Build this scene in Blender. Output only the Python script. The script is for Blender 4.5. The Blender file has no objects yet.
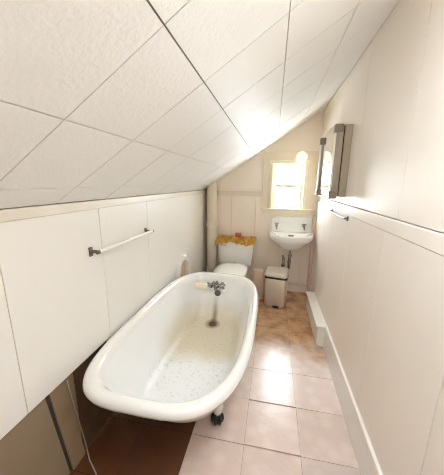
import bpy, bmesh, math, random
from mathutils import Vector, Matrix
random.seed(7)
C = bpy.context.scene.collection
PI = math.pi
W, B, NEAR = 1.39, 3.229, -1.10          # right wall, back wall, wall behind the camera
H1, SL = 1.308, 0.650                    # knee wall height, roof slope
ceil_z = lambda x: H1 + SL * x

# ---------------------------------------------------------------- materials
def mat(name, col, rough=.5, metal=0., spec=.5, var=None, vscale=3., vmix=.5, bump=0., bscale=60., coat=0., detail=4.):
    m = bpy.data.materials.new(name); m.use_nodes = True
    nt = m.node_tree; p = nt.nodes['Principled BSDF']
    p.inputs['Base Color'].default_value = (*col, 1); p.inputs['Roughness'].default_value = rough
    p.inputs['Metallic'].default_value = metal; p.inputs['Specular IOR Level'].default_value = spec
    p.inputs['Coat Weight'].default_value = coat; p.inputs['Coat Roughness'].default_value = .08
    tc = nt.nodes.new('ShaderNodeTexCoord')
    if var:
        n = nt.nodes.new('ShaderNodeTexNoise'); n.inputs['Scale'].default_value = vscale; n.inputs['Detail'].default_value = detail
        nt.links.new(tc.outputs['Object'], n.inputs['Vector'])
        r = nt.nodes.new('ShaderNodeValToRGB'); r.color_ramp.elements[0].position = .5 - vmix / 2; r.color_ramp.elements[1].position = .5 + vmix / 2
        r.color_ramp.elements[0].color = (*col, 1); r.color_ramp.elements[1].color = (*var, 1)
        nt.links.new(n.outputs['Fac'], r.inputs['Fac']); nt.links.new(r.outputs['Color'], p.inputs['Base Color'])
    if bump:
        n2 = nt.nodes.new('ShaderNodeTexNoise'); n2.inputs['Scale'].default_value = bscale; n2.inputs['Detail'].default_value = 3
        nt.links.new(tc.outputs['Object'], n2.inputs['Vector'])
        b = nt.nodes.new('ShaderNodeBump'); b.inputs['Strength'].default_value = bump; b.inputs['Distance'].default_value = .01
        nt.links.new(n2.outputs['Fac'], b.inputs['Height']); nt.links.new(b.outputs['Normal'], p.inputs['Normal'])
    return m

M = {}
M['wall'] = mat('white wall paint', (.87, .85, .81), .38, var=(.84, .815, .765), vscale=1.6, bump=.06, bscale=14)
M['wall_right'] = mat('warm white gloss wall paint', (.88, .815, .77), .46, spec=.35, var=(.86, .79, .73), vscale=1.3, bump=.05, bscale=9)
M['wall_low'] = mat('cream gloss panel paint', (.89, .82, .74), .40, spec=.4, var=(.85, .78, .69), vscale=1.5, bump=.06, bscale=9)
M['wall_back'] = mat('pinkish beige wall paint', (.91, .815, .76), .5, var=(.89, .79, .72), vscale=2, bump=.05, bscale=20)
M['wall_back_low'] = mat('beige wainscot paint', (.88, .80, .71), .45, var=(.85, .755, .65), vscale=2.5, bump=.05, bscale=20)
M['bare'] = mat('brown wallboard', (.36, .275, .18), .7, var=(.30, .22, .14), vscale=3)  # brown tone of the lower left wall
M['batten'] = mat('grimy batten paint', (.40, .29, .19), .6, var=(.32, .22, .13), vscale=8)
M['dark'] = mat('dark gap', (.05, .04, .03), .9)
M['gap'] = mat('grey joint', (.30, .26, .21), .9)
M['brown_board'] = mat('dark brown board', (.16, .09, .045), .6, var=(.10, .055, .03), vscale=12)
M['ceiling'] = mat('textured ceiling tile', (.87, .86, .83), .55, var=(.845, .83, .795), vscale=2, bump=.22, bscale=75)
M['trim'] = mat('cream trim paint', (.80, .755, .66), .35, var=(.74, .69, .59), vscale=5)
M['white_trim'] = mat('white trim paint', (.88, .86, .81), .3, var=(.82, .79, .72), vscale=4)
M['base_face'] = mat('beige baseboard paint', (.74, .64, .53), .35, var=(.66, .55, .43), vscale=5)
M['casing'] = mat('greenish cream window paint', (.80, .765, .60), .35, var=(.76, .71, .54), vscale=4)
M['casing_wall'] = mat('beige casing paint', (.78, .68, .53), .4, var=(.74, .63, .48), vscale=4)
M['porcelain'] = mat('white porcelain', (.88, .88, .86), .12, var=(.86, .85, .82), vscale=3, coat=.5)
M['seat_white'] = mat('white seat plastic', (.90, .90, .88), .2)
M['tub_out'] = mat('cream enamel', (.86, .845, .79), .2, var=(.83, .80, .72), vscale=5, coat=.3)
M['chrome'] = mat('worn chrome', (.36, .34, .31), .2, metal=1)
M['dark_metal'] = mat('tarnished metal', (.14, .12, .10), .35, metal=.8, var=(.22, .19, .16), vscale=30)
M['white_bar'] = mat('white bar', (.86, .84, .78), .25)
M['black'] = mat('black iron', (.012, .012, .012), .45)
M['pipe'] = mat('cream pipe paint', (.77, .71, .60), .35, var=(.71, .63, .50), vscale=4)
M['yellow'] = mat('golden terry cloth', (.80, .47, .07), .9, var=(.90, .64, .20), vscale=40, vmix=.4, bump=.8, bscale=120)
M['red'] = mat('red card', (.50, .10, .07), .6)
M['bin'] = mat('champagne bin metal', (.72, .65, .55), .3, metal=.25, var=(.66, .58, .47), vscale=4)
M['tan'] = mat('tan paper', (.72, .57, .46), .8, var=(.62, .46, .35), vscale=14)
M['bronze'] = mat('brown anodised metal', (.27, .215, .165), .38, metal=.35, var=(.22, .17, .125), vscale=10)
M['cab'] = mat('taupe cabinet metal', (.41, .35, .27), .4, metal=.2, var=(.36, .30, .23), vscale=5)
M['mirror'] = mat('mirror glass', (.86, .95, .97), .04, metal=1)
M['tube'] = mat('white lamp diffuser', (.90, .88, .83), .3)
M['soap'] = mat('cream soap dish', (.90, .80, .64), .4)
M['plastic'] = mat('white plastic', (.88, .87, .83), .35)
M['inset'] = mat('beige inset', (.66, .53, .37), .6)
M['wire'] = mat('pale cord', (.46, .37, .29), .5)
M['riser'] = mat('brownish pipe paint', (.42, .33, .23), .5, var=(.34, .26, .17), vscale=6)
M['post'] = mat('pinkish bare wood', (.72, .58, .48), .55, var=(.66, .50, .39), vscale=6)
M['rail'] = mat('darker beige rail paint', (.72, .65, .53), .4)
M['globe'] = mat('opal globe glass', (.90, .82, .64), .25)
_p = M['globe'].node_tree.nodes['Principled BSDF']; _p.inputs['Emission Color'].default_value = (1, .84, .66, 1); _p.inputs['Emission Strength'].default_value = .12

def tub_inside_material():
    m = mat('stained tub enamel', (.87, .87, .85), .26, coat=.15)
    nt = m.node_tree; p = nt.nodes['Principled BSDF']; N = nt.nodes.new; L = nt.links.new
    g = N('ShaderNodeNewGeometry'); sp = N('ShaderNodeSeparateXYZ'); L(g.outputs['Position'], sp.inputs[0])
    def mr(sock, a, b, c=0., d=1.):
        n = N('ShaderNodeMapRange'); n.inputs[1].default_value = a; n.inputs[2].default_value = b; n.inputs[3].default_value = c; n.inputs[4].default_value = d
        L(sock, n.inputs[0]); return n.outputs[0]
    def mth(op, a, b):
        n = N('ShaderNodeMath'); n.operation = op
        for i, s in enumerate((a, b)):
            if isinstance(s, (int, float)): n.inputs[i].default_value = s
            else: L(s, n.inputs[i])
        return n.outputs[0]
    def mix(f, a, b):
        n = N('ShaderNodeMix'); n.data_type = 'RGBA'
        L(f, n.inputs[0])
        for i, s in ((6, a), (7, b)):
            if isinstance(s, tuple): n.inputs[i].default_value = (*s, 1)
            else: L(s, n.inputs[i])
        return n.outputs[2]
    n1 = N('ShaderNodeTexNoise'); n1.inputs['Scale'].default_value = 6; n1.inputs['Detail'].default_value = 6; L(g.outputs['Position'], n1.inputs['Vector'])
    n2 = N('ShaderNodeTexNoise'); n2.inputs['Scale'].default_value = 42; n2.inputs['Detail'].default_value = 5; n2.inputs['Roughness'].default_value = .7; L(g.outputs['Position'], n2.inputs['Vector'])
    wob = mth('MULTIPLY', mth('SUBTRACT', n1.outputs['Fac'], .5), .25)
    # water-line scum towards the drain end, low down
    ys = mr(mth('ADD', sp.outputs['Y'], wob), 1.42, 1.60)
    zs = mr(mth('ADD', sp.outputs['Z'], mth('MULTIPLY', wob, .4)), .38, .19)
    scum = mth('MULTIPLY', mth('MULTIPLY', ys, zs), .85)
    col = mix(scum, (.89, .90, .905), (.74, .66, .48))
    # speckled grit on the floor of the tub
    zf = mr(sp.outputs['Z'], .235, .185)
    grit = mth('MULTIPLY', mth('MULTIPLY', mr(n2.outputs['Fac'], .56, .66), zf), .55)
    col = mix(grit, col, (.50, .45, .38))
    # rust streak from overflow to drain
    dx = mth('ABSOLUTE', mth('SUBTRACT', mth('ADD', sp.outputs['X'], mth('MULTIPLY', wob, .10)), .405), 0)
    streak = mth('MULTIPLY', mth('MULTIPLY', mr(dx, .035, .004), mr(sp.outputs['Y'], 1.93, 2.0)), mr(sp.outputs['Z'], .40, .22))
    col = mix(mth('MULTIPLY', streak, .75), col, (.30, .17, .06))
    ddx = mth('SUBTRACT', sp.outputs['X'], .405); ddy = mth('SUBTRACT', sp.outputs['Y'], 1.965)
    rad = mth('SQRT', mth('ADD', mth('MULTIPLY', ddx, ddx), mth('MULTIPLY', ddy, ddy)), 0)
    spot = mth('MULTIPLY', mr(mth('ADD', rad, mth('MULTIPLY', wob, .3)), .075, .03), .8)
    spot = mth('MULTIPLY', spot, mr(sp.outputs['Z'], .27, .22))
    col = mix(spot, col, (.24, .14, .06))
    L(col, p.inputs['Base Color'])
    return m
M['tub_in'] = tub_inside_material()

def floor_material():
    m = mat('vinyl floor tile', (.66, .50, .44), .24, spec=.5)
    nt = m.node_tree; p = nt.nodes['Principled BSDF']; N = nt.nodes.new; L = nt.links.new
    g = N('ShaderNodeNewGeometry'); sp = N('ShaderNodeSeparateXYZ'); L(g.outputs['Position'], sp.inputs[0])
    n1 = N('ShaderNodeTexNoise'); n1.inputs['Scale'].default_value = 5; n1.inputs['Detail'].default_value = 6; L(g.outputs['Position'], n1.inputs['Vector'])
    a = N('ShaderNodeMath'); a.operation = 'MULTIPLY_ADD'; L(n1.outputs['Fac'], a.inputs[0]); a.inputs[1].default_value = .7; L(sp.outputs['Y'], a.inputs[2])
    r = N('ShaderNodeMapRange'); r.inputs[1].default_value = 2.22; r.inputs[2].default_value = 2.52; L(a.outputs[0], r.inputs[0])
    # leaf-like figure printed in the vinyl
    v = N('ShaderNodeTexVoronoi'); v.inputs['Scale'].default_value = 13; v.feature = 'F1'; L(g.outputs['Position'], v.inputs['Vector'])
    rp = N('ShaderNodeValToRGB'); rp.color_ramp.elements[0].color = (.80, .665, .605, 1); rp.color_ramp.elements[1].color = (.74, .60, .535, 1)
    rp.color_ramp.elements[0].position = .25; rp.color_ramp.elements[1].position = .6
    L(v.outputs['Distance'], rp.inputs['Fac'])
    n3 = N('ShaderNodeTexNoise'); n3.inputs['Scale'].default_value = 9; n3.inputs['Detail'].default_value = 6; L(g.outputs['Position'], n3.inputs['Vector'])
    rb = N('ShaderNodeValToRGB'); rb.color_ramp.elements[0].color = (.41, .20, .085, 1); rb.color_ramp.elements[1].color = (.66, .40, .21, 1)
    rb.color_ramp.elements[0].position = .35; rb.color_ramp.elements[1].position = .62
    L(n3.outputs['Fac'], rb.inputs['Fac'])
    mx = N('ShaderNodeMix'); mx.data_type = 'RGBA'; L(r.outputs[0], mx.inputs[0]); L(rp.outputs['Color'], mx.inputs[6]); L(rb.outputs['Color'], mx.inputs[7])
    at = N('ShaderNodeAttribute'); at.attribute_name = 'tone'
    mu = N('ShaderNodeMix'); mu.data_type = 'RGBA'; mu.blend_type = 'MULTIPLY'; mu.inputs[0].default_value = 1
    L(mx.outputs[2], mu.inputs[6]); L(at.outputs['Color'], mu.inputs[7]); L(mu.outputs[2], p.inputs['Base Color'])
    b = N('ShaderNodeBump'); b.inputs['Strength'].default_value = .12; b.inputs['Distance'].default_value = .01
    p.inputs['Coat Weight'].default_value = .9; p.inputs['Coat Roughness'].default_value = .25
    n4 = N('ShaderNodeTexNoise'); n4.inputs['Scale'].default_value = 45; n4.inputs['Detail'].default_value = 4; L(g.outputs['Position'], n4.inputs['Vector'])
    L(n4.outputs['Fac'], b.inputs['Height']); L(b.outputs['Normal'], p.inputs['Normal'])
    return m
M['floor'] = floor_material()

def glass_material(name, tint):
    m = bpy.data.materials.new(name); m.use_nodes = True; nt = m.node_tree; nt.nodes.remove(nt.nodes['Principled BSDF'])
    o = nt.nodes['Material Output']; t = nt.nodes.new('ShaderNodeBsdfTransparent'); t.inputs['Color'].default_value = (*tint, 1); g = nt.nodes.new('ShaderNodeBsdfGlossy'); g.inputs['Roughness'].default_value = .02
    x = nt.nodes.new('ShaderNodeMixShader'); x.inputs[0].default_value = .06
    nt.links.new(t.outputs[0], x.inputs[1]); nt.links.new(g.outputs[0], x.inputs[2]); nt.links.new(x.outputs[0], o.inputs[0])
    return m
M['glass'] = glass_material('window glass', (.95, .97, .97))
M['dimming_glass'] = glass_material('dimming window glass', (.76, .78, .80))  # tint darkens the panes to tone down the window's glare
M['fill_window_glass'] = glass_material('added fill window glass', (.66, .675, .69))  # tinted pane of the added roof window

# ---------------------------------------------------------------- mesh helpers
def new(): return bmesh.new()
def box(bm, x0, x1, y0, y1, z0, z1, bev=0., seg=2):
    vs = [bm.verts.new((x, y, z)) for z in (z0, z1) for y in (y0, y1) for x in (x0, x1)]
    fs = [bm.faces.new([vs[i] for i in q]) for q in ((0, 2, 3, 1), (4, 5, 7, 6), (0, 1, 5, 4), (2, 6, 7, 3), (0, 4, 6, 2), (1, 3, 7, 5))]
    if bev:
        es = list({e for f in fs for e in f.edges})
        bmesh.ops.bevel(bm, geom=es, offset=bev, segments=seg, affect='EDGES', profile=.5)
    return vs
def mark(bm, i):
    for f in bm.faces:
        if not f.tag: f.material_index = i; f.tag = True
def prism(bm, pts, axis, a, b):
    """extrude a 2-D polygon along an axis: 'y' -> pts are (x,z); 'x' -> (y,z); 'z' -> (x,y)"""
    def P(p, t): return {'y': (p[0], t, p[1]), 'x': (t, p[0], p[1]), 'z': (p[0], p[1], t)}[axis]
    A = [bm.verts.new(P(p, a)) for p in pts]; Bv = [bm.verts.new(P(p, b)) for p in pts]; n = len(pts)
    fs = [bm.faces.new(A), bm.faces.new(Bv[::-1])]
    for i in range(n): fs.append(bm.faces.new((A[i], Bv[i], Bv[(i + 1) % n], A[(i + 1) % n])))
    return fs
def loft(bm, rings, cap0=True, cap1=True, closed=True):
    R = [[bm.verts.new(p) for p in r] for r in rings]; n = len(R[0])
    for a, b in zip(R, R[1:]):
        for i in range(n if closed else n - 1): bm.faces.new((a[i], a[(i + 1) % n], b[(i + 1) % n], b[i]))
    if cap0: bm.faces.new(R[0][::-1])
    if cap1: bm.faces.new(R[-1])
    return R
def tube(bm, pts, r, seg=12, caps=True):
    pts = [Vector(p) for p in pts]; rs = r if isinstance(r, (list, tuple)) else [r] * len(pts)
    rings = []; up = None
    for i, p in enumerate(pts):
        d = (pts[min(i + 1, len(pts) - 1)] - pts[max(i - 1, 0)]).normalized()
        if up is None:
            up = Vector((0, 0, 1)) if abs(d.z) < .9 else Vector((1, 0, 0))
        s = d.cross(up).normalized(); up = s.cross(d).normalized()
        rings.append([p + rs[i] * (math.cos(k * 2 * PI / seg) * s + math.sin(k * 2 * PI / seg) * up) for k in range(seg)])
    loft(bm, rings, caps, caps)
def arc(c, r, a0, a1, n, u, v):
    c, u, v = Vector(c), Vector(u), Vector(v)
    return [c + r * (math.cos(a0 + (a1 - a0) * i / n) * u + math.sin(a0 + (a1 - a0) * i / n) * v) for i in range(n + 1)]
def lathe(bm, prof, c, seg=24, axis='z'):
    rings = []
    for r, h in prof:
        ring = []
        for k in range(seg):
            a = 2 * PI * k / seg; q = (r * math.cos(a), r * math.sin(a))
            ring.append({'z': (c[0] + q[0], c[1] + q[1], c[2] + h), 'y': (c[0] + q[0], c[1] + h, c[2] + q[1]), 'x': (c[0] + h, c[1] + q[0], c[2] + q[1])}[axis])
        rings.append(ring)
    loft(bm, rings)
def rrect(cx, cy, hx, hy, n=2.6, seg=40, far=None, nl=None):
    """superellipse outline; far = exponent of the +y half"""
    out = []
    for k in range(seg):
        a = 2 * PI * k / seg; c, s = math.cos(a), math.sin(a); e = far if (far and s > 0) else n
        if nl and s <= 0 and c < 0: e = nl
        out.append((cx + hx * math.copysign(abs(c) ** (2 / e), c), cy + (hy if not isinstance(hy, tuple) else (hy[1] if s > 0 else hy[0])) * math.copysign(abs(s) ** (2 / e), s)))
    return out
def obj(name, bm, m, parent=None, smooth=None, label=None):
    bmesh.ops.recalc_face_normals(bm, faces=bm.faces[:])
    me = bpy.data.meshes.new(name); bm.to_mesh(me); bm.free()
    ms = m if isinstance(m, (list, tuple)) else [m]
    for q in ms: me.materials.append(M[q] if isinstance(q, str) else q)
    o = bpy.data.objects.new(name, me); C.objects.link(o)
    if smooth is not None and smooth != 40:      # bevelled boards keep flat faces
        me.shade_smooth()
        if smooth < 179: me.set_sharp_from_angle(angle=math.radians(smooth))
    if parent:
        o.parent = parent
        o.location = -parent.matrix_world_loc if False else (0, 0, 0)
        if parent.type == 'EMPTY': o.matrix_parent_inverse = Matrix.Translation(parent.location).inverted()
    if label: o['label'] = label
    return o
def thing(name, label, cat, loc=(0, 0, 0), group=None):
    o = bpy.data.objects.new(name, None); C.objects.link(o); o.location = loc; o.empty_display_size = .05
    o['label'] = label; o['category'] = cat
    if group: o['group'] = group
    return o
def tag(o, label, cat, group=None):
    o['label'] = label; o['category'] = cat
    if group: o['group'] = group
    return o
def struct(o, label=None, cat=None):
    o['kind'] = 'structure'
    if label: o['label'] = label
    if cat: o['category'] = cat
    return o
def mbox(name, m, *a, parent=None, bev=0., label=None):
    bm = new(); box(bm, *a, bev=bev); return obj(name, bm, m, parent, 40 if bev else None, label)

# ---------------------------------------------------------------- the room
# floor: a slab and its vinyl tiles, each lying a little differently
P = .2985
bm = new(); col = bm.loops.layers.color.new('tone')
def tile_faces(fs, t):
    for f in fs:
        for l in f.loops: l[col] = (*t, 1)
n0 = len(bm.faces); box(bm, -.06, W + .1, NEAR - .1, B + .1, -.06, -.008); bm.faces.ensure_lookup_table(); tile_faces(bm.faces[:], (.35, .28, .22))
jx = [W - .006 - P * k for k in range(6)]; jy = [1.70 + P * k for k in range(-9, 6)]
special = {(0, 2): None}
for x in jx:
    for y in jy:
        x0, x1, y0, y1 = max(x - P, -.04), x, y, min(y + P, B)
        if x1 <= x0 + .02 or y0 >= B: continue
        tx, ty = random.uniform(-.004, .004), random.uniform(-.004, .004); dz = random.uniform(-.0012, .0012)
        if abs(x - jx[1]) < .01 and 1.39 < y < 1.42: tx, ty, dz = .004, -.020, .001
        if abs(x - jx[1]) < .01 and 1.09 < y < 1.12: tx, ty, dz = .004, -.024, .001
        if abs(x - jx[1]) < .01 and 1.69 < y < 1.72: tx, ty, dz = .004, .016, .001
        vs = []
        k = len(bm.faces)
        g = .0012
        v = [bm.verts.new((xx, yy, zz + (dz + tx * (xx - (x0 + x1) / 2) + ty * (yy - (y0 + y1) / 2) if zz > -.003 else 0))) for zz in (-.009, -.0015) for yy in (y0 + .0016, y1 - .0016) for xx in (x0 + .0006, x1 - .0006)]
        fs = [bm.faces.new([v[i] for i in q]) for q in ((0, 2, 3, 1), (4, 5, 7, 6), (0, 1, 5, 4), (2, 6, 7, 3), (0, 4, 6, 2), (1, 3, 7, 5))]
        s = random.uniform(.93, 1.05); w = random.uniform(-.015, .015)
        tile_faces(fs, (s + w, s, s - w) if x > .50 else (.46 * s, .31 * s, .20 * s))  # brown tone at the left paints the tub's shade into the tiles
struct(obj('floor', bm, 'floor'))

# sloping ceiling of square tiles
cs = 1 / math.sqrt(1 + SL * SL); nrm = Vector((-SL * cs, 0, cs))       # outward (up) normal
def cpt(x, y, h=0.): return Vector((x, y, ceil_z(x))) + nrm * h
SKY0, SKY1, SKX0, SKX1 = -.0505, .5697, .895, 1.36  # opening for the added fill window
bm = new()
us = [-.162 + .0, .102, .366, .634, .895, 1.150, W]; us[0] = 0.0; us = [0.0, .102, .366, .634, .895, 1.150, W]
ys = [.5697 + .3101 * k for k in range(-5, 10)]; ys = [NEAR] + [y for y in ys if NEAR < y < B - .03] + [B]
g = .0018
for a, b in zip(us, us[1:]):
    for c, d in zip(ys, ys[1:]):
        if a > .89 and c > SKY0 - .01 and d < SKY1 + .01: continue
        jit = random.uniform(0, .0012)
        q = [(a + g, c + g), (b - g, c + g), (b - g, d - g), (a + g, d - g)]
        lo = [bm.verts.new(cpt(x, y, jit)) for x, y in q]; hi = [bm.verts.new(cpt(x, y, .012)) for x, y in q]
        bm.faces.new(lo)
        for i in range(4):
            bm.faces.new((lo[i], hi[i], hi[(i + 1) % 4], lo[(i + 1) % 4]))
nf = len(bm.faces)
for xa, xb, ya, yb in ((-.1, SKX0, NEAR - .1, B + .1), (SKX1, W + .1, NEAR - .1, B + .1), (SKX0, SKX1, NEAR - .1, SKY0), (SKX0, SKX1, SKY1, B + .1)):
    q = [(xa, ya), (xb, ya), (xb, yb), (xa, yb)]
    lo = [bm.verts.new(cpt(x, y, .008)) for x, y in q]; hi = [bm.verts.new(cpt(x, y, .06)) for x, y in q]
    ff = [bm.faces.new(lo), bm.faces.new(hi[::-1])] + [bm.faces.new((lo[i], hi[i], hi[(i + 1) % 4], lo[(i + 1) % 4])) for i in range(4)]
    for f in ff: f.material_index = 1
struct(obj('ceiling', bm, ['ceiling', 'gap']))

# left knee wall: upper panels that end above the floor, brown wallboard set back below
PB = .53
bm = new()
ls = [NEAR, -.38, .125, .63, 1.135, 1.64, B]
for a, b in zip(ls, ls[1:]):
    box(bm, -.038, 0, a + .0010, b - .0010, PB if a < .7 else 0, ceil_z(0) - .0015, bev=.0015, seg=1)
mark(bm, 0)
box(bm, -.10, -.036, NEAR - .1, B + .1, -.0, H1 + .02)
mark(bm, 1)
wl = struct(obj('wall_left', bm, ['wall', 'bare']))  # second material gives the lower wall its brown tone
bm = new(); box(bm, 0, .012, NEAR, B, H1 - .042, H1 - .001, bev=.003)
struct(obj('trim_1', bm, 'trim', None, 40))

# right wall: pink-white panels above, cream panels and rail below
bm = new()
rs_ = [NEAR, -.05, .56, 1.17, 1.79, 2.40, B]
zt = ceil_z(W)
for a, b in zip(rs_, rs_[1:]): box(bm, W, W + .03, a + .0015, b - .0015, 1.256, zt + .02, bev=.0012, seg=1)
mark(bm, 0)
box(bm, W + .028, W + .1, NEAR - .1, B + .1, 0, zt + .06)
mark(bm, 1)
mark(bm, 0)
lo_ = [NEAR, -.3, .22, .74, 1.26, 1.79, 2.33, 2.80]
for a, b in zip(lo_, lo_[1:]): box(bm, W - .006, W + .03, a + .0014, b - .0014, 0, 1.19, bev=.001, seg=1)
mark(bm, 2)
mark(bm, 0)
box(bm, W + .004, W + .03, 2.803, B, 0, 1.19)
mark(bm, 3)
struct(obj('wall_right', bm, ['wall_right', 'dark', 'wall_low', 'wall_right']))
bm = new(); box(bm, W - .004, W + .02, 2.800, 2.812, .20, 1.19)
struct(obj('trim_7', bm, 'gap'))
bm = new(); box(bm, W - .028, W + .01, B - .085, B - .003, 0, 1.02, bev=.003)
struct(obj('trim_8', bm, 'post', None, 40))
bm = new(); box(bm, W - .008, W + .03, NEAR, 2.80, 1.191, 1.2515, bev=.003)
struct(obj('trim_2', bm, 'wall_low', None, 40))
# baseboard on the right with a white moulded top
bm = new(); box(bm, W - .022, W, NEAR, 2.075, 0, .185)
mark(bm, 0)
box(bm, W - .026, W, NEAR, 2.075, .185, .212, bev=.006)
mark(bm, 1)
struct(obj('baseboard_right', bm, ['base_face', 'white_trim'], None, 40))
# boxed ledge that carries on where the baseboard stops
bm = new(); box(bm, 1.308, W - .004, 2.075, 2.79, .012, .185, bev=.002); box(bm, 1.296, W - .004, 2.065, 2.80, .185, .200, bev=.004); box(bm, 1.318, W - .004, 2.085, 2.78, 0, .014)
struct(obj('trim_3', bm, 'white_trim', None, 40))

# back wall around the window opening
wx0, wx1, wz0, wz1 = .826, 1.255, 1.085, 1.655
bm = new()
RZ = 1.262
prism(bm, [(-.1, RZ), (wx0, RZ), (wx0, ceil_z(wx0) + .01), (-.1, ceil_z(-.1) + .01)], 'y', B, B + .12)
prism(bm, [(wx1, RZ), (W + .1, RZ), (W + .1, ceil_z(W + .1) + .01), (wx1, ceil_z(wx1) + .01)], 'y', B, B + .12)
prism(bm, [(wx0, wz1), (wx1, wz1), (wx1, ceil_z(wx1) + .01), (wx0, ceil_z(wx0) + .01)], 'y', B, B + .12)
mark(bm, 0)
for a, b in ((-.1, .35), (.35, .66), (.66, wx0)): box(bm, a + .001, b - .001, B - .004, B + .12, 0, RZ, bev=.001, seg=1)
for a, b in ((wx1, W + .1),): box(bm, a, b, B - .004, B + .12, 0, RZ)
for a, b in ((wx0, .965), (.965, wx1)): box(bm, a + .001, b - .001, B - .004, B + .12, 0, wz0, bev=.001, seg=1)
mark(bm, 1)
box(bm, -.1, wx0, B + .04, B + .119, 0, RZ); box(bm, wx0, wx1, B + .04, B + .119, 0, wz0 - .02)
mark(bm, 1)
struct(obj('wall_back', bm, ['wall_back', 'wall_back_low']))
bm = new(); box(bm, 0, .74, B - .018, B - .003, 1.238, 1.298, bev=.003)
struct(obj('trim_4', bm, 'rail', None, 40))
bm = new(); box(bm, 0, W, B - .02, B - .003, 0, .105, bev=.004)
struct(obj('baseboard_back', bm, 'wall_back_low', None, 40))

# wall behind the camera, and an added, unseen roof window for fill light
bm = new()
prism(bm, [(-.1, 0), (W + .1, 0), (W + .1, ceil_z(W + .1)), (-.1, ceil_z(-.1))], 'y', NEAR - .1, NEAR)
struct(obj('wall_near', bm, 'wall'))
def slab(bm, x0, x1, y0, y1, h0, h1):
    q = [(x0, y0), (x1, y0), (x1, y1), (x0, y1)]
    lo = [bm.verts.new(cpt(x, y, h0)) for x, y in q]; hi = [bm.verts.new(cpt(x, y, h1)) for x, y in q]
    bm.faces.new(lo); bm.faces.new(hi[::-1])
    for i in range(4): bm.faces.new((lo[i], hi[i], hi[(i + 1) % 4], lo[(i + 1) % 4]))
bm = new()
slab(bm, SKX0 - .03, SKX0 + .02, SKY0 - .03, SKY1 + .03, -.012, .07); slab(bm, SKX1 - .02, SKX1 + .03, SKY0 - .03, SKY1 + .03, -.012, .07)
slab(bm, SKX0 + .02, SKX1 - .02, SKY0 - .03, SKY0 + .02, -.012, .07); slab(bm, SKX0 + .02, SKX1 - .02, SKY1 - .02, SKY1 + .03, -.012, .07)
w2 = struct(obj('added_roof_window', bm, 'white_trim'))
bm = new(); slab(bm, SKX0 + .02, SKX1 - .02, SKY0 + .02, SKY1 - .02, .050, .055); obj('pane', bm, 'fill_window_glass', w2)

# window
bm = new()
box(bm, .737, .828, B - .022, B - .003, 1.09, 1.70, bev=.002); box(bm, 1.253, 1.362, B - .022, B - .003, 1.09, 1.70, bev=.002)
prism(bm, [(.737, 1.655), (1.362, 1.655), (1.362, 1.768), (.737, 1.768)], 'y', B - .024, B - .003)
win = struct(obj('window_1', bm, 'casing_wall', None, 40))
bm = new()
box(bm, .822, .858, B - .034, B + .10, 1.085, 1.655, bev=.003); box(bm, 1.224, 1.259, B - .034, B + .10, 1.085, 1.655, bev=.003); box(bm, .812, 1.269, B - .036, B + .10, 1.628, 1.668, bev=.003)
obj('window_frame', bm, 'casing', win, 40)
def sash(y0, y1, z0, z1, nm):
    bm = new(); s = .037
    box(bm, .858, .858 + s, y0, y1, z0, z1, bev=.002); box(bm, 1.224 - s, 1.224, y0, y1, z0, z1, bev=.002)
    box(bm, .858 + s, 1.224 - s, y0, y1, z1 - s, z1, bev=.002); box(bm, .858 + s, 1.224 - s, y0, y1, z0, z0 + s * .9, bev=.002)
    o = obj(nm, bm, 'casing', win, 40)
    bm = new(); box(bm, .886, 1.196, (y0 + y1) / 2 - .002, (y0 + y1) / 2 + .002, z0 + .02, z1 - .02)
    obj('pane', bm, 'dimming_glass', o)
    return o
sash(B + .045, B + .075, 1.346, 1.628, 'upper_sash')
s = sash(B + .010, B + .040, 1.088, 1.386, 'lower_sash')
bm = new(); box(bm, .90, .93, B - .004, B + .012, 1.095, 1.108, bev=.003); obj('sash_latch', bm, 'dark_metal', s, 40)
bm = new(); box(bm, .735, 1.386, B - .055, B - .003, 1.072, 1.094, bev=.005); box(bm, .742, 1.386, B - .024, B - .003, 1.022, 1.072, bev=.003); box(bm, .826, 1.255, B - .01, B + .12, 1.066, 1.087)
obj('window_sill', bm, 'casing', win, 40)

# ---------------------------------------------------------------- bathtub
TX, TW = .414, .398
SEG = 64
YC = 1.42
def ring(inx, far, near, z, nn=3.0, nf=3.5, cx=TX):
    """plan outline: side inset from full half width, far/near y, height"""
    return [(x, y, z) for x, y in rrect(cx, YC, TW - inx, (YC - near, far - YC), nn, SEG, nf, nn + 1.1)]
FAR, NR = 2.235, .715
RIM = .555
tub = thing('bathtub', 'white roll-rim clawfoot bathtub standing along the left wall', 'bathtub', (TX, YC, 0))
rings = [ring(.28, 1.86, 1.30, .098, 2.3), ring(.22, 1.98, 1.22, .100, 2.3), ring(.165, 2.06, 1.10, .118, 2.4), ring(.130, 2.11, 1.02, .17, 2.5), ring(.105, 2.125, .94, .25, 2.6),
         ring(.085, 2.14, .875, .33, 2.7), ring(.068, 2.15, .825, .41), ring(.056, 2.155, .79, .47), ring(.048, 2.162, .770, .498), ring(.040, 2.17, .752, .504)]
rings_rim = [ring(.018, 2.214, .735, .503), ring(.004, 2.230, .719, .514), ring(0, FAR, NR, .530), ring(.004, 2.230, .719, .547), ring(.016, 2.216, .731, .558),
             ring(.034, 2.196, .748, .560), ring(.048, 2.180, .764, .553), ring(.058, 2.167, .776, .538)]
rings_in = [ring(.068, 2.156, .795, .51), ring(.088, 2.135, .835, .44), ring(.104, 2.102, .885, .36), ring(.122, 2.084, .95, .28), ring(.144, 2.060, 1.02, .218), ring(.172, 2.030, 1.08, .186),
            ring(.21, 1.985, 1.16, .172), ring(.28, 1.90, 1.30, .166)]
bm = new(); R = loft(bm, rings + rings_rim[:1], cap1=False); 
obj('tub_shell', bm, 'tub_out', tub, 179)
bm = new(); loft(bm, rings_rim + rings_in[:1], False, False); obj('rim', bm, 'porcelain', tub, 179)
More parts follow.
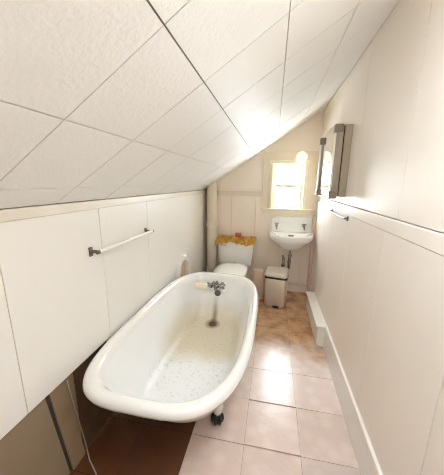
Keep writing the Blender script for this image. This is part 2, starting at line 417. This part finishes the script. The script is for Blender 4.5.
bm = new(); loft(bm, rings_in, False, True); obj('basin', bm, 'tub_in', tub, 179, label='white enamel basin with beige scum and rust streak')
# claw feet
for fx, fy in ((.612, 1.205), (.205, 1.205), (.205, 1.88), (.625, 1.88)):
    sx = 1 if fx > TX else -1; sy = -1 if fy < YC else 1
    bm = new()
    tube(bm, [(fx - .035 * sx, fy - .02 * sy, .165), (fx - .008 * sx, fy - .005 * sy, .145), (fx + .008 * sx, fy + .004 * sy, .115), (fx + .006 * sx, fy + .003 * sy, .085), (fx, fy, .062)], [.020, .034, .036, .027, .022], 14)
    leg = obj('leg', bm, 'tub_out', tub, 179)
    bm = new(); lathe(bm, [(.001, 0.0), (.022, .0), (.034, .016), (.037, .034), (.031, .054), (.016, .066), (.001, .068)], (fx, fy, .001), 16)
    for a in (-.9, 0, .9):
        dx, dy = math.cos(math.atan2(sy, sx) + a), math.sin(math.atan2(sy, sx) + a)
        tube(bm, [(fx + .018 * dx, fy + .018 * dy, .072), (fx + .032 * dx, fy + .032 * dy, .052), (fx + .036 * dx, fy + .036 * dy, .03), (fx + .033 * dx, fy + .033 * dy, .004)], [.007, .009, .008, .004], 8)
    obj('claw', bm, 'black', leg, 179, label='black iron claw')
# bath mixer, overflow and drain on the inner far end
fc = Vector((.412, 2.098, .478))
bm = new()
tube(bm, [fc + Vector((-.05, 0, 0)), fc + Vector((.05, 0, 0))], .019, 14); tube(bm, [fc + Vector((-.04, .05, 0)), fc + Vector((-.04, -.01, 0))], .020, 12); tube(bm, [fc + Vector((.04, .05, 0)), fc + Vector((.04, -.01, 0))], .020, 12)
tube(bm, [fc + Vector((0, 0, 0)), fc + Vector((0, 0, .045))], [.017, .010], 12)
fau = obj('faucet', bm, 'chrome', tub, 60, label='old chrome twin-handle bath mixer')
for sx in (-1, 1):
    bm = new(); c = fc + Vector((.048 * sx, -.010, .0))
    tube(bm, [c, c + Vector((.004 * sx, -.020, .012)), c + Vector((.008 * sx, -.036, .020))], .012, 10)
    hc = c + Vector((.010 * sx, -.042, .022))
    for k in range(4):
        a = k * PI / 2 + .5; tube(bm, [hc, hc + Vector((.030 * math.cos(a), -.006 * math.sin(a), .030 * math.sin(a)))], [.008, .010], 8)
    lathe(bm, [(.001, -.012), (.015, -.010), (.016, .006), (.001, .012)], hc, 12, 'y')
    obj('handle', bm, 'chrome', fau, 60)
bm = new(); tube(bm, [fc, fc + Vector((0, -.03, .012)), fc + Vector((0, -.06, .008)), fc + Vector((0, -.078, -.012))], [.016, .016, .014, .013], 12); obj('spout', bm, 'chrome', fau, 60)
bm = new(); lathe(bm, [(.030, 0), (.030, -.006), (.022, -.010), (.001, -.010)], (.415, 2.112, .400), 20, 'y')
for k in range(6): a = k * PI / 3; box(bm, .415 + .014 * math.cos(a) - .003, .415 + .014 * math.cos(a) + .003, 2.098, 2.103, .400 + .014 * math.sin(a) - .003, .400 + .014 * math.sin(a) + .003)
obj('overflow_plate', bm, 'dark_metal', tub, 60)
bm = new(); lathe(bm, [(.034, 0), (.034, .004), (.026, .006), (.024, .001), (.001, .001)], (.405, 1.955, .172), 20); obj('drain', bm, 'dark_metal', tub, 60, label='dark rusted drain ring')

# soap dish hooked on the inside of the far rim
bm = new(); box(bm, .212, .338, 2.032, 2.094, .462, .500, bev=.008)
tag(obj('soap_dish', bm, 'soap', None, 40), 'cream soap dish on the inside of the far end of the bathtub', 'soap dish')

# ---------------------------------------------------------------- toilet
toilet = thing('toilet', 'white toilet with closed lid behind the far end of the bathtub', 'toilet', (.435, 2.85, 0))
tx = .437
bm = new()
def tr(hx, hy, cy, z, n=5): return [(x, y, z) for x, y in rrect(tx, cy, hx, hy, n, 40)]
loft(bm, [tr(.195, .080, 3.115, .360), tr(.208, .090, 3.115, .372), tr(.222, .095, 3.115, .50), tr(.232, .098, 3.113, .668)])
tank = obj('tank', bm, 'porcelain', toilet, 50)
bm = new(); loft(bm, [tr(.240, .104, 3.112, .668, 6), tr(.244, .106, 3.112, .676, 6), tr(.242, .105, 3.112, .694, 6), tr(.230, .095, 3.112, .700, 6)]); obj('tank_lid', bm, 'porcelain', toilet, 50)
bm = new(); lathe(bm, [(.013, 0), (.013, -.008), (.009, -.012), (.001, -.012)], (tx + .0, 3.022, .395), 14, 'y'); obj('tank_bolt', bm, 'dark_metal', tank, 60)
bm = new(); tube(bm, [(tx - .17, 3.024, .63), (tx - .17, 3.005, .63), (tx - .10, 3.0, .622)], [.009, .008, .006], 10); obj('flush_lever', bm, 'porcelain', tank, 60)
def br(hx, near, far, z, n=2.2): cy = (near + far) / 2; return [(x, y, z) for x, y in rrect(tx, cy, hx, (far - near) / 2, n, 40, 3)]
bm = new(); loft(bm, [br(.115, 2.60, 3.04, 0), br(.112, 2.60, 3.04, .03), br(.095, 2.62, 3.03, .12), br(.11, 2.58, 3.04, .22), br(.165, 2.48, 3.08, .33), br(.182, 2.445, 3.14, .375), br(.180, 2.448, 3.14, .386)])
obj('bowl', bm, 'porcelain', toilet, 179)
bm = new(); loft(bm, [br(.184, 2.44, 2.94, .387), br(.187, 2.437, 2.945, .395), br(.184, 2.44, 2.94, .404)]); obj('seat', bm, 'seat_white', toilet, 60)
bm = new(); loft(bm, [br(.183, 2.441, 2.95, .406), br(.186, 2.437, 2.955, .414), br(.178, 2.447, 2.95, .424), br(.12, 2.52, 2.90, .432), br(.05, 2.62, 2.80, .434)]); obj('lid', bm, 'seat_white', toilet, 60)
# yellow cloth draped over the tank
bm = new(); nx, ny = 46, 26
grid = []
for i in range(nx + 1):
    row = []
    for j in range(ny + 1):
        u = i / nx; v = j / ny
        x = tx - .252 + .504 * u; s = v * .268                      # arc length from the back to the hanging front
        if s < .215: y, z = 3.215 - s, .706
        else: y, z = 3.000 - .006, .706 - (s - .215)
        ed = min(u, 1 - u)
        z += .006 * math.sin(u * 23 + v * 5) + .005 * math.sin(u * 51 + 2) + .004 * random.random() + .006
        if s >= .20: y -= .006 + .010 * math.sin(u * 31) ** 2; z -= .012 * math.sin(u * 9 + 1) * (s - .2) / .055
        if ed < .015: z -= .035
        row.append(bm.verts.new((x, y, z)))
    grid.append(row)
for i in range(nx):
    for j in range(ny): bm.faces.new((grid[i][j], grid[i + 1][j], grid[i + 1][j + 1], grid[i][j + 1]))
bmesh.ops.solidify(bm, geom=bm.faces[:], thickness=.015)
for v in bm.verts: pass
tag(obj('cloth', bm, 'yellow', None, 179), 'golden yellow terry cloth draped over the top of the toilet tank', 'cloth')
bm = new(); box(bm, tx - .015, tx + .055, 3.11, 3.16, .722, .768, bev=.004); box(bm, tx - .012, tx + .052, 3.113, 3.157, .766, .772, bev=.001)
tag(obj('small_box', bm, 'red', None, 40), 'small red box on the yellow cloth over the toilet tank', 'box')

# white arched holder on the left wall, past the tub
cad = thing('wall_holder', 'white arched plastic holder on the left wall past the far end of the bathtub', 'holder', (0, 2.25, .42))
def arch(y0, y1, z0, zt_, n=14):
    c, r = (y0 + y1) / 2, (y1 - y0) / 2
    return [(y0, z0)] + [(c - r * math.cos(a), zt_ - r * .8 + r * .8 * math.sin(a)) for a in [PI * k / n for k in range(n + 1)]] + [(y1, z0)]
o_, i_ = arch(2.125, 2.470, .38, .668), arch(2.150, 2.385, .41, .640)
bm = new(); xa, xb = -.001, .040
A = [bm.verts.new((xa, y, z)) for y, z in o_]; Ai = [bm.verts.new((xa, y, z)) for y, z in i_]
Bq = [bm.verts.new((xb, y, z)) for y, z in o_]; Bi = [bm.verts.new((xb, y, z)) for y, z in i_]; n = len(o_)
for k in range(n):
    l = (k + 1) % n
    bm.faces.new((A[k], A[l], Ai[l], Ai[k])); bm.faces.new((Bq[k], Bi[k], Bi[l], Bq[l])); bm.faces.new((A[k], Bq[k], Bq[l], A[l])); bm.faces.new((Ai[k], Ai[l], Bi[l], Bi[k]))
obj('shell', bm, 'plastic', cad, 60)
bm = new(); prism(bm, i_, 'x', .001, .006); obj('back_panel', bm, 'inset', cad, None, label='beige inset panel')

# soil pipe in the back left corner
pipe = thing('soil_pipe', 'thick cream vertical soil pipe in the back left corner', 'pipe', (.110, 3.135, 0))
bm = new(); lathe(bm, [(.062, 0), (.062, 1.42)], (.110, 3.135, .0), 28)
for v in bm.verts:
    if v.co.z > 1.0: v.co.z = ceil_z(v.co.x) - .002
obj('pipe_run', bm, 'pipe', pipe, 60)
for z in (.875, .25):
    bm = new(); lathe(bm, [(.063, -.036), (.074, -.034), (.076, 0), (.074, .034), (.063, .036)], (.110, 3.135, z), 28); obj('coupling', bm, 'pipe', pipe, 40)
bm = new(); tube(bm, [(.022, 3.19, 0), (.022, 3.19, 1.318)], .012, 12)
tag(obj('riser_pipe', bm, 'riser', None, 60), 'thin dark pipe between the thick cream pipe and left wall', 'pipe')

# ---------------------------------------------------------------- sink
sink = thing('sink', 'white wall-hung sink with high backsplash under the window', 'sink', (1.108, 3.05, .60))
sx0, sx1 = .862, 1.356; scx = (sx0 + sx1) / 2
bm = new()
pts = [(sx0, .80), (sx0, .955), (sx0 + .012, .978), (sx0 + .035, .990), (sx1 - .035, .990), (sx1 - .012, .978), (sx1, .955), (sx1, .80)]
fs = prism(bm, pts, 'y', B - .034, B - .003); bmesh.ops.bevel(bm, geom=list({e for f in fs[:1] for e in f.edges}), offset=.007, segments=3, affect='EDGES')
obj('backsplash', bm, 'porcelain', sink, 40)
def sr(hx, near, far, z, n=2.6, nf=8): cy = far - .05; return [(x, y, z) for x, y in rrect(scx, cy, hx, (cy - near, .05), n, 48, nf)]
bm = new()
bk = B - .006
loft(bm, [sr(.03, 3.06, 3.14, .605, 2, 2), sr(.09, 3.00, 3.17, .612, 2, 2.2), sr(.15, 2.945, 3.19, .640, 2.1, 3), sr(.205, 2.90, 3.20, .690, 2.3, 4), sr(.240, 2.875, bk, .722), sr(.258, 2.862, bk, .738),
          sr(.265, 2.856, bk, .760), sr(.265, 2.856, bk, .800), sr(.261, 2.862, bk, .808), sr(.246, 2.878, bk - .02, .808), 
          sr(.190, 2.905, 3.105, .802, 2.3, 3), sr(.180, 2.915, 3.095, .785, 2.3, 3), sr(.155, 2.935, 3.075, .72, 2.2, 2.6), sr(.08, 2.97, 3.06, .672, 2, 2), sr(.03, 3.0, 3.05, .668, 2, 2)])
obj('basin', bm, 'porcelain', sink, 50)
for sx, nm in ((.935, 'tap'), (1.262, 'tap')):
    bm = new(); tube(bm, [(sx, B - .03, .878), (sx, B - .075, .878)], [.017, .012], 12); tube(bm, [(sx, B - .07, .878), (sx, B - .11, .872), (sx, B - .125, .850)], [.011, .010, .009], 10)
    tp = obj(nm, bm, 'chrome', sink, 60)
    bm = new(); lathe(bm, [(.008, 0), (.008, .022), (.001, .024)], (sx, B - .07, .888), 12)
    for k in range(4): a = k * PI / 2 + .3; tube(bm, [(sx, B - .07, .908), (sx + .026 * math.cos(a), B - .07 + .026 * math.sin(a), .908)], [.005, .007], 8)
    obj('tap_handle', bm, 'chrome', tp, 60)
bm = new(); box(bm, scx - .032, scx + .032, 3.086, 3.098, .765, .787, bev=.004)
for k in range(4): box(bm, scx - .025 + .014 * k, scx - .017 + .014 * k, 3.083, 3.088, .769, .783)
obj('overflow_grille', bm, 'dark_metal', sink, 40)
tp = (scx, 3.08)
bm = new(); lathe(bm, [(.026, 0), (.026, .012), (.014, .02), (.014, .09)], (tp[0], 3.06, .525), 16)
tail = [(tp[0], 3.06, .53), (tp[0] - .004, 3.06, .40)] + arc((tp[0] - .036, 3.06, .38), .032, 0, -PI, 10, (1, 0, 0), (0, 0, 1))[0:] 
pts = [(scx - .0, 3.06, .56), (scx - .002, 3.06, .42)] + [tuple(p) for p in arc((scx - .037, 3.06, .385), .035, 0, -PI, 10, (1, 0, 0), (0, 0, 1))]
up = [(scx - .072, 3.06, .40)] + [tuple(p) for p in arc((scx - .072, 3.095, .44), .035, PI, PI / 2, 6, (0, 1, 0), (0, 0, 1))] + [(scx - .072, B - .006, .475)]
tube(bm, pts + up, .017, 14)
lathe(bm, [(.022, -.012), (.022, .012)], (scx - .001, 3.06, .455), 14); lathe(bm, [(.022, -.010), (.022, .010)], (scx - .072, 3.06, .405), 14)
obj('trap', bm, 'chrome', sink, 60, label='chrome drain trap')
bm = new(); tube(bm, [(.67, B - .045, .128), (W - .008, B - .045, .122)], .014, 12)
for x in (.9, 1.25): box(bm, x - .01, x + .01, B - .05, B - .018, .10, .15, bev=.002)
tag(obj('water_pipe', bm, 'pipe', None, 60), 'thin beige water pipe running low along the back wall under the sink', 'pipe')

# ---------------------------------------------------------------- bin and bag
yaw = math.radians(-9); bc = Vector((.962, 2.82, 0))
bn = thing('waste_bin', 'champagne coloured step bin with lid on the floor under the sink', 'bin', bc)
def brr(hx, hy, z, n=7, oy=0, tilt=0):
    out = []
    for x, y in rrect(0, oy, hx, hy, n, 40):
        c, s = math.cos(yaw), math.sin(yaw); out.append((bc.x + c * x - s * y, bc.y + s * x + c * y, z + tilt * y))
    return out
bm = new(); loft(bm, [brr(.116, .096, .0), brr(.120, .100, .006), brr(.124, .103, .20), brr(.127, .106, .345), brr(.123, .102, .349)]); obj('body', bm, 'bin', bn, 50)
bm = new(); loft(bm, [brr(.1285, .1075, .342), brr(.1285, .1075, .366)]); obj('collar', bm, 'black', bn, 50)
bm = new(); loft(bm, [brr(.128, .107, .362), brr(.129, .108, .370), brr(.126, .105, .405, tilt=.18), brr(.112, .092, .416, tilt=.20), brr(.05, .04, .420, tilt=.2)]); obj('lid', bm, 'bin', bn, 50)
bm = new(); box(bm, bc.x - .035, bc.x + .035, bc.y - .128, bc.y - .095, .008, .022, bev=.004); obj('pedal', bm, 'black', bn, 40)
# crumpled tan paper bag between toilet and bin
bm = new(); rr = []
for z, hx, hy in ((0, .055, .07), (.02, .06, .075), (.12, .062, .078), (.22, .058, .07), (.29, .052, .05), (.33, .055, .035), (.345, .05, .02)):
    rr.append([(x + random.uniform(-.004, .004), y + random.uniform(-.004, .004), z + (random.uniform(-.008, .008) if z else 0)) for x, y in rrect(.742, 3.00, hx * 1.35, hy, 4, 28)])
loft(bm, rr)
tag(obj('paper_bag', bm, 'tan', None, 30), 'crumpled tan paper bag standing between the toilet and the waste bin', 'bag')

# ---------------------------------------------------------------- towel bars
def towel_bar(side, ya, yb, z, label, posts, r, off):
    s = 1 if side == 'l' else -1; x0 = -.001 if side == 'l' else W - .005
    t = thing('towel_bar', label, 'towel bar', (x0, (ya + yb) / 2, z))
    for y in (ya, yb):
        bm = new(); box(bm, min(x0, x0 + s * .010), max(x0, x0 + s * .010), y - .016 * posts, y + .016 * posts, z - .036 * posts, z + .030 * posts, bev=.004)
        tube(bm, [(x0 + s * .006, y, z), (x0 + s * off, y, z)], [.014 * posts, .011 * posts], 12); lathe(bm, [(.001, -.018), (.013 * posts, -.016), (.014 * posts, .0), (.013 * posts, .016), (.001, .018)], (x0 + s * off, y, z), 12, 'y')
        obj('bracket', bm, 'dark_metal', t, 50, label='dark metal bracket')
    bm = new(); tube(bm, [(x0 + s * off, ya, z), (x0 + s * off, yb, z)], r, 12); obj('bar', bm, 'white_bar', t, 60)
towel_bar('l', 1.045, 1.60, 1.062, 'long white towel bar with dark brackets on the left wall above the bathtub', .72, .0105, .052)
towel_bar('r', 1.84, 2.32, 1.168, 'short white towel bar low on the right wall under the mirror cabinet', .5, .005, .028)

# ---------------------------------------------------------------- mirror cabinet
cab = thing('medicine_cabinet', 'taupe mirrored medicine cabinet with side lamps on the right wall', 'cabinet', (W, 2.22, 1.30))
cy0, cy1, cz0, cz1 = 1.985, 2.60, 1.305, 1.80
mbox('body', 'cab', W - .050, W, cy0, cy1, cz0, cz1, parent=cab, bev=.003)
bm = new(); box(bm, W - .060, W - .048, cy0 + .006, cy1 - .006, cz0 + .006, cz1 - .006); obj('gap_seal', bm, 'dark', cab)
bm = new(); box(bm, W - .086, W - .058, cy0 - .002, cy1 + .002, cz0, cz1, bev=.003); dr = obj('door', bm, 'cab', cab, 40)
bm = new()
n = 20; top = [(cy0 + .045 + (cy1 - cy0 - .09) * k / n, cz1 - .012 + .045 * math.sin(PI * k / n) ** .7) for k in range(n + 1)]
prism(bm, [(cy0 + .045, cz0 + .01)] + top + [(cy1 - .045, cz0 + .01)], 'x', W - .092, W - .084); obj('mirror', bm, 'mirror', dr, label='mirror with arched top')
for y in (cy0 + .022, cy1 - .022):
    bm = new(); box(bm, W - .102, W - .062, y - .020, y + .020, cz0 + .03, cz1 - .03, bev=.003); lamp = obj('lamp_housing', bm, 'cab', cab, 40)
    bm = new(); box(bm, W - .113, W - .101, y - .016, y + .016, cz0 + .035, cz1 - .04, bev=.006); obj('diffuser', bm, 'tube', lamp, 40, label='white lamp diffuser')
    for z0, z1 in ((cz0 - .014, cz0 + .040), (cz1 - .052, cz1 + .006)):
        bm = new(); box(bm, W - .117, W - .062, y - .026, y + .026, z0, z1, bev=.006); obj('cap', bm, 'bronze', lamp, 40, label='brown lamp cap')

# globe lamp over the window
gl = thing('wall_lamp', 'round opal globe lamp above the window by the right corner', 'lamp', (1.172, B - .02, 1.69))
bm = new(); lathe(bm, [(.045, 0), (.045, -.010), (.036, -.022), (.001, -.022)], (1.172, B - .024, 1.69), 24, 'y'); obj('wall_plate', bm, 'casing', gl, 50)
bm = new(); bmesh.ops.create_uvsphere(bm, u_segments=28, v_segments=18, radius=.064, matrix=Matrix.Translation((1.172, B - .105, 1.693))); obj('globe', bm, 'globe', gl, 179)

# ---------------------------------------------------------------- low on the left wall, beside the tub
bm = new()
pts = [(-.036, .742, .528), (-.036, .824, .528), (-.036, .884, .002), (-.036, .806, .002)]
A = [bm.verts.new(p) for p in pts]; Bq = [bm.verts.new((p[0] + .012, p[1], p[2])) for p in pts]
bm.faces.new(A); bm.faces.new(Bq[::-1])
for i in range(4): bm.faces.new((A[i], A[(i + 1) % 4], Bq[(i + 1) % 4], Bq[i]))
tag(obj('batten_board', bm, 'batten', None), 'grimy beige batten board low on left wall beside the tub head', 'board')
bm = new()
pts = [(-.036, .728, .528), (-.036, .742, .528), (-.036, .806, .002), (-.036, .793, .002)]
A = [bm.verts.new(p) for p in pts]; Bq = [bm.verts.new((p[0] + .003, p[1], p[2])) for p in pts]
bm.faces.new(A); bm.faces.new(Bq[::-1])
for i in range(4): bm.faces.new((A[i], A[(i + 1) % 4], Bq[(i + 1) % 4], Bq[i]))
struct(obj('trim_5', bm, 'dark'))
bm = new(); box(bm, -.036, -.031, .886, 1.135, 0, .528)  # dark brown sheet on the wall past the batten
struct(obj('trim_6', bm, 'brown_board'))
bm = new()
tube(bm, [(-.020, .832, .5), (-.020, .858, .30), (-.018, .888, .06), (-.010, .885, .012), (.02, .86, .004), (.09, .815, .004), (.16, .76, .004), (.20, .66, .004)], .0028, 8)
tag(obj('cord', bm, 'wire', None, 179), 'thin pale cord hanging beside the grimy batten board down to the floor', 'cord')

# ---------------------------------------------------------------- light
w = bpy.data.worlds.new('World'); bpy.context.scene.world = w; w.use_nodes = True
bg = w.node_tree.nodes['Background']; bg.inputs['Color'].default_value = (.93, .965, 1.0, 1); bg.inputs['Strength'].default_value = 12
def area(name, loc, rot, sx, sy, energy, color, portal=False):
    l = bpy.data.lights.new(name, 'AREA'); l.shape = 'RECTANGLE'; l.size = sx; l.size_y = sy; l.energy = energy; l.color = color
    if portal: l.cycles.is_portal = True
    o = bpy.data.objects.new(name, l); C.objects.link(o); o.location = loc; o.rotation_euler = rot; return o
skc = cpt((SKX0 + SKX1) / 2, (SKY0 + SKY1) / 2, .075)
area('added_window_portal', skc, (0, -math.atan(SL), 0), (SKX1 - SKX0) / cs, SKY1 - SKY0, 1, (1, 1, 1), True)  # samples daylight through the added roof window
area('window_portal', ((wx0 + wx1) / 2, B + .13, (wz0 + wz1) / 2), (-PI / 2, 0, 0), wx1 - wx0, wz1 - wz0, 1, (1, 1, 1), True)
def point(name, loc, e, col_, r):
    l = bpy.data.lights.new(name, 'POINT'); l.energy = e; l.color = col_; l.shadow_soft_size = r
    o = bpy.data.objects.new(name, l); C.objects.link(o); o.location = loc; return o
# ---------------------------------------------------------------- camera
cam = bpy.data.cameras.new('camera'); co = bpy.data.objects.new('camera', cam); C.objects.link(co)
yw, pt, rl = .1981, .2157, .0089
f = Vector((-math.sin(yw) * math.cos(pt), math.cos(yw) * math.cos(pt), -math.sin(pt)))
rt = Vector((math.cos(yw), math.sin(yw), 0)); up = rt.cross(f)
r2 = math.cos(rl) * rt + math.sin(rl) * up; u2 = -math.sin(rl) * rt + math.cos(rl) * up
m = Matrix((r2, u2, -f)).transposed().to_4x4(); m.translation = Vector((.8751, 0, 1.40)); co.matrix_world = m
cam.sensor_fit = 'HORIZONTAL'; cam.sensor_width = 36; cam.lens = 250.7 * 36 / 444; cam.clip_start = .02
sc = bpy.context.scene; sc.camera = co
sc.view_settings.view_transform = 'Standard'; sc.view_settings.look = 'None'; sc.view_settings.gamma = 1; sc.view_settings.exposure = 2.36
sc.view_settings.use_curve_mapping = False
sc.cycles.max_bounces = 14; sc.cycles.diffuse_bounces = 10; sc.cycles.glossy_bounces = 6; sc.cycles.transparent_max_bounces = 8
sc.cycles.pixel_filter_type = 'BLACKMAN_HARRIS'; sc.cycles.filter_width = 1.1; sc.cycles.use_denoising = True; sc.cycles.sample_clamp_indirect = 8
